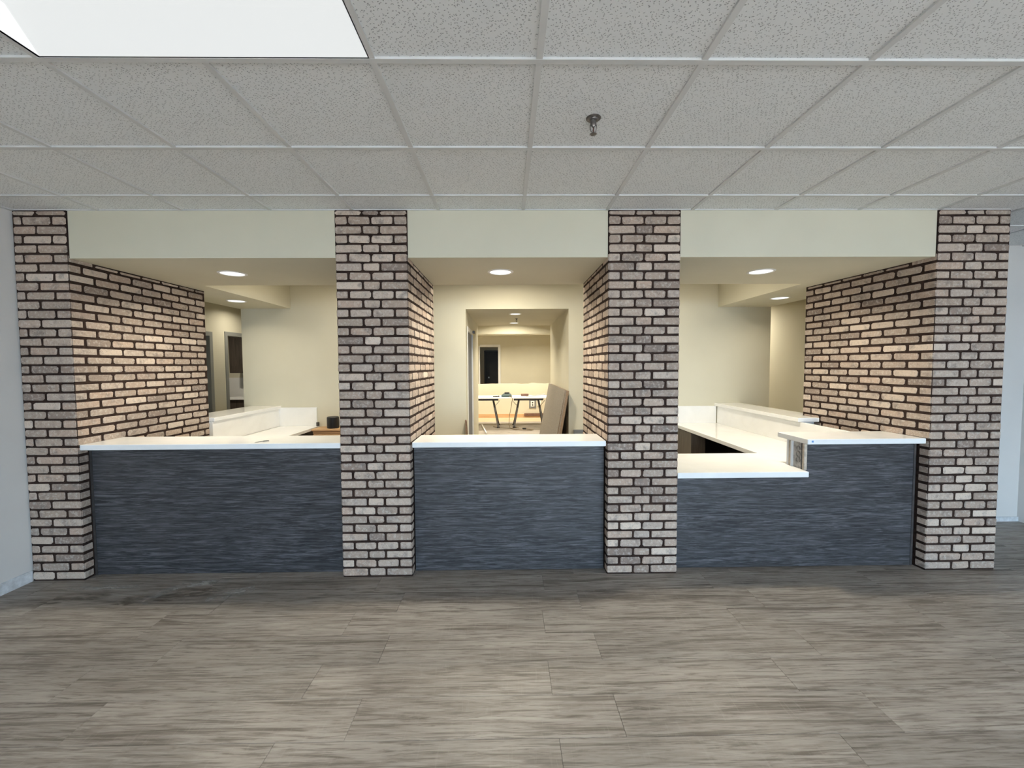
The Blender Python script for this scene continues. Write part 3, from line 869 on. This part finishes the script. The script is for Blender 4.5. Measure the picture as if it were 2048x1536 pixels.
# hall doors on the left
for k, (a, b, zt, lab) in enumerate(((5.42, 6.34, 2.06, 'grey hall door frame beside the left brick return'), (6.72, 7.62, 2.09, 'grey frame of the open staff room doorway'))):
    t = tag(thing('door_%d' % (k+2), (HX, (a+b)/2, 0), lab, None), kind='structure')
    mb = MB()
    mb.box(HX-.14, HX+.012, a-.05, a+.012, 0, zt+.05).box(HX-.14, HX+.012, b-.012, b+.05, 0, zt+.05).box(HX-.14, HX+.012, a+.012, b-.012, zt-.012, zt+.05)
    build('door_frame', mb, FRAME_G, t)
    if k == 0:
        build('door_leaf', MB().box(HX-.10, HX-.056, a+.015, b-.015, .01, zt-.015), FRAME_G, t)
        build('door_handle', MB().tube([(HX-.056, b-.08, 1.0), (HX-.01, b-.08, 1.0), (HX-.01, b-.18, 1.0)], .009, 8), STEEL, t)
# opening and black door at the far end
t = tag(thing('door_4', (-.57, 13.5, 0), 'white cased opening in the far wall', None), kind='structure')
mb = MB().box(FX0-.005, FX0+.03, 13.47, 13.64, 0, FZ+.0).box(FX1-.03, FX1+.045, 13.47, 13.64, 0, FZ+.045).box(FX0+.03, FX1-.03, 13.47, 13.64, FZ-.03, FZ+.045)
build('door_frame', mb, WHITE_T, t)
t = tag(thing('door_5', (-.4, 15.05, 0), 'black door with a steel knob beyond the far opening', None), kind='structure')
build('door_frame', MB().box(-.81, -.775, 15.0, 15.05, 0, 2.115).box(.12, .155, 15.0, 15.05, 0, 2.115).box(-.775, .12, 15.0, 15.05, 2.075, 2.115), BLACK_DOOR, t)
lf = build('door_leaf', MB().box(-.772, .118, 15.012, 15.05, .01, 2.072), BLACK_DOOR, t)
build('door_knob', MB().lathe([(.032, 0), (.034, .004), (.014, .010), (.013, .035), (.030, .045), (.032, .060), (.020, .072)], 0, 0, 16), STEEL, lf)
kn = lf.children[0]; kn.data.transform(Matrix.Translation(Vector((-.4, 15.05, 0)))) # undo parent shift
kn.data.transform(Matrix.Rotation(math.radians(90), 4, 'X')); kn.location = (-.645+.4, 15.012-15.05, 1.14)

# ------------------------------------------------------------------ staff room fittings seen through the doorway
t = thing('wall_cabinet', (-5.3, 8.65, 1.45), 'dark woodgrain wall cabinet seen through the staff room doorway', 'cabinet')
build('carcass', MB().box(-5.64, -4.70, 8.50, 8.82, 1.449, 2.20), DARKWOOD, t)
build('cabinet_door', MB().cbox(-5.638, -5.17, 8.48, 8.50, 1.451, 2.198, .002), DARKWOOD, t)
build('cabinet_door', MB().cbox(-5.166, -4.702, 8.48, 8.50, 1.451, 2.198, .002), DARKWOOD, t)
t = thing('base_cabinet', (-5.1, 8.5, 0), 'dark base cabinet under the staff room counter', 'cabinet')
build('carcass', MB().box(-5.50, -4.70, 8.24, 8.80, .0, .925), DARKWOOD, t)
build('cabinet_door', MB().cbox(-5.498, -5.1, 8.222, 8.24, .10, .92, .002), DARKWOOD, t)
build('cabinet_door', MB().cbox(-5.096, -4.702, 8.222, 8.24, .10, .92, .002), DARKWOOD, t)
o = build('countertop', MB().cbox(-5.58, -4.69, 8.19, 8.80, .925, .965, .003), QUARTZ)
origin(o, (-5.1, 8.5, .925)); tag(o, 'pale countertop in the staff room on a dark base cabinet', 'countertop')
o = build('wall_panel', MB().box(-6.4, -4.64, 8.805, 8.82, 0, 1.345), WHITE_PANEL)
origin(o, (-5.5, 8.81, 0)); tag(o, 'white wall panel below the dark wall cabinet in the staff room', 'panel')

# ------------------------------------------------------------------ boards leaning in the corridor
def leaning(name, xb, xt, zt, y0, y1, th, face, label, slant=0.0):
    t = thing(name, (xb, (y0+y1)/2, 0), label, 'board', 'boards leaning in the corridor')
    a = math.atan2(xt-xb, zt); nx, nz = -math.cos(a), math.sin(a)
    L = math.hypot(xt-xb, zt); dx, dz = (xt-xb)/L, zt/L
    def quad(off, th_, mat, nm):
        mb = MB(); r = []
        for y in (y0, y1):
            p0 = (xb+nx*off, y, max(0, nz*off)); p1 = (xb+nx*off+dx*L, y, nz*off+dz*L)
            q0 = (xb+nx*(off-th_), y, 0); q1 = (xb+nx*(off-th_)+dx*L, y, nz*(off-th_)+dz*L)
            r.append([p0, p1, q1, q0])
        mb.rings(r); o = build(nm, mb, mat, t); fix(o.data)
    quad(0, .004, face, 'face_sheet')
    quad(-.004, th-.004, BROWN, 'core')
    return t
leaning('leaning_board', .565, .795, 1.235, 5.60, 7.78, .022, BOARD, 'speckled taupe board leaning on the corridor right wall, frontmost of the stack')
leaning('leaning_board', .590, .800, 1.232, 5.54, 7.70, .040, BOARD, 'thick brown-edged board leaning behind the speckled taupe board')
leaning('leaning_board', .632, .822, 1.225, 5.72, 7.80, .018, DARKWOOD, 'dark board leaning rearmost against the corridor right wall')
t = thing('offcut_board', (-.53, 5.62, 0), 'narrow reddish brown offcut leaning left of the corridor opening', 'board')
mb = MB(); mb.rings([[(-.520, 5.56, 0), (-.500, 5.56, 0), (-.500, 5.66, 0), (-.520, 5.66, 0)], [(-.568, 5.56, .835), (-.552, 5.56, .82), (-.552, 5.655, .82), (-.568, 5.655, .835)]])
build('plank_strip', mb, REDBR, t)
build('core_edge', MB().bar((-.511, 5.557, .01), (-.560, 5.557, .825), .012, .004), BROWN, t)
# grey junction box on the wall right of the opening
t = thing('junction_box', (.985, BW, .60), 'grey wall box right of the corridor opening, just above the counter', 'box')
build('box_body', MB().box(.918, 1.055, BW-.045, BW-.001, .50, .683), GREYBOX, t)
build('box_cover', MB().cbox(.922, 1.051, BW-.052, BW-.045, .504, .679, .003), GREYBOX, t)

# ------------------------------------------------------------------ far room: sawhorses and what lies on them
def sawhorse(x0, x1, y, label, out_l=True, out_r=True):
    t = thing('sawhorse', ((x0+x1)/2, y, 0), label, 'sawhorse', 'folding metal sawhorses')
    zt = .735
    build('beam', MB().box(x0, x1, y-.04, y+.04, zt-.065, zt), DARK_STEEL, t)
    for (xe, s) in ((x0+.13, -1), (x1-.13, 1)):
        for q in (-1, 1):
            lg = build('leg', MB().bar((xe, y+q*.03, zt-.05), (xe+s*.13, y+q*.25, .02), .045, .03), DARK_STEEL, t)
            build('foot', MB().cbox(xe+s*.13-.035, xe+s*.13+.035, y+q*.25-.03, y+q*.25+.03, 0, .03, .004), BLACK, lg)
        build('brace', MB().bar((xe-s*.01+s*.18, y-.04, zt-.06), (xe+s*.04, y-.09, .53), .016, .012), STEEL, t)
    return t
sawhorse(-.98, -.22, 10.62, 'folding metal sawhorse under the left end of the work sheet')
sawhorse(.18, .94, 10.62, 'folding metal sawhorse under the right end of the work sheet')
o = build('work_sheet', MB().cbox(-1.25, 1.30, 10.36, 11.25, .735, .757, .002), WHITE_PANEL)
origin(o, (0, 10.8, .735)); tag(o, 'pale sheet laid over two sawhorses as a work table', 'work table')
t = thing('charger', (0.0, 10.7, .757), 'dark teal battery charger on the work sheet', 'charger')
mb = MB(); mb.rings([[(-.14, 10.60, .757), (.13, 10.60, .757), (.13, 10.80, .757), (-.14, 10.80, .757)], [(-.14, 10.60, .80), (.13, 10.60, .80), (.13, 10.80, .80), (-.14, 10.80, .80)], [(-.08, 10.63, .845), (.09, 10.63, .845), (.09, 10.77, .845), (-.08, 10.77, .845)]])
build('housing', mb, TEAL, t)
build('battery', MB().cbox(-.06, .07, 10.64, 10.76, .845, .875, .006), BLACK, t)
t = thing('tool', (-.30, 10.62, .757), 'small dark hand tool left of the charger', 'tool')
build('handle', MB().tube([(-.36, 10.62, .770), (-.27, 10.63, .772), (-.22, 10.66, .778)], [.012, .015, .012], 8), BLACK, t)
build('head', MB().cbox(-.225, -.19, 10.63, 10.70, .758, .795, .004), DARK_STEEL, t)
o = build('wood_block', MB().cbox(.38, .58, 10.95, 11.05, .757, .815, .004), REDBR); origin(o, (.48, 11, .757)); tag(o, 'reddish brown wood block on the work sheet', 'block')
o = build('lath', MB().bar((.50, 10.60, .765), (1.02, 11.0, .80), .03, .012), WHITE_T); origin(o, (.75, 10.8, .757)); tag(o, 'thin white lath lying slantwise on the work sheet', 'lath')
t = thing('extension_cord', (.05, 10.5, 0), 'tan power cord hanging from the work sheet and looping on the floor', 'cord')
pts = [(.06, 10.60, .775), (.12, 10.40, .768), (.14, 10.32, .74), (.11, 10.30, .55), (.06, 10.28, .30), (.05, 10.26, .10), (.08, 10.2, .012), (.18, 10.05, .008), (.32, 9.95, .008), (.45, 9.88, .008), (.58, 9.86, .008), (.64, 9.95, .008), (.56, 10.06, .008), (.45, 10.12, .012)]
build('cable', MB().tube(pts, .008, 6), CORD, t)
build('plug', MB().cbox(.38, .47, 10.09, 10.14, 0, .035, .006), BLACK, t)
build('cable', MB().tube([(-.35, 10.5, .008), (-.1, 10.3, .008), (.1, 10.25, .008), (.3, 10.3, .008), (.2, 10.4, .008)], .007, 6), CORD, t)
for (x, z, lab, m) in ((.775, .415, 'white outlet in a grey surround on the half wall', GREYBOX), (.972, .445, 'plain white outlet on the half wall beside the leaning boards', WHITE_PL)):
    t = thing('outlet', (x, 12.40, z), lab, 'outlet')
    if m is GREYBOX: build('surround', MB().box(x-.105, x+.105, 12.388, 12.40, z-.135, z+.135), GREYBOX, t)
    build('cover_plate', MB().cbox(x-.055, x+.055, 12.376, 12.388, z-.085, z+.085, .003), WHITE_PL, t)
    for q in (-.035, .035): build('socket', MB().cbox(x-.018, x+.018, 12.373, 12.376, z+q-.02, z+q+.02, .001), DARK_STEEL, t)
o = build('floor_batten', MB().bar((-.47, 9.35, .012), (-.66, 10.75, .012), .07, .022), WHITE_T); origin(o, (-.56, 10, 0)); tag(o, 'white batten lying on the corridor floor beyond the left door', 'batten')
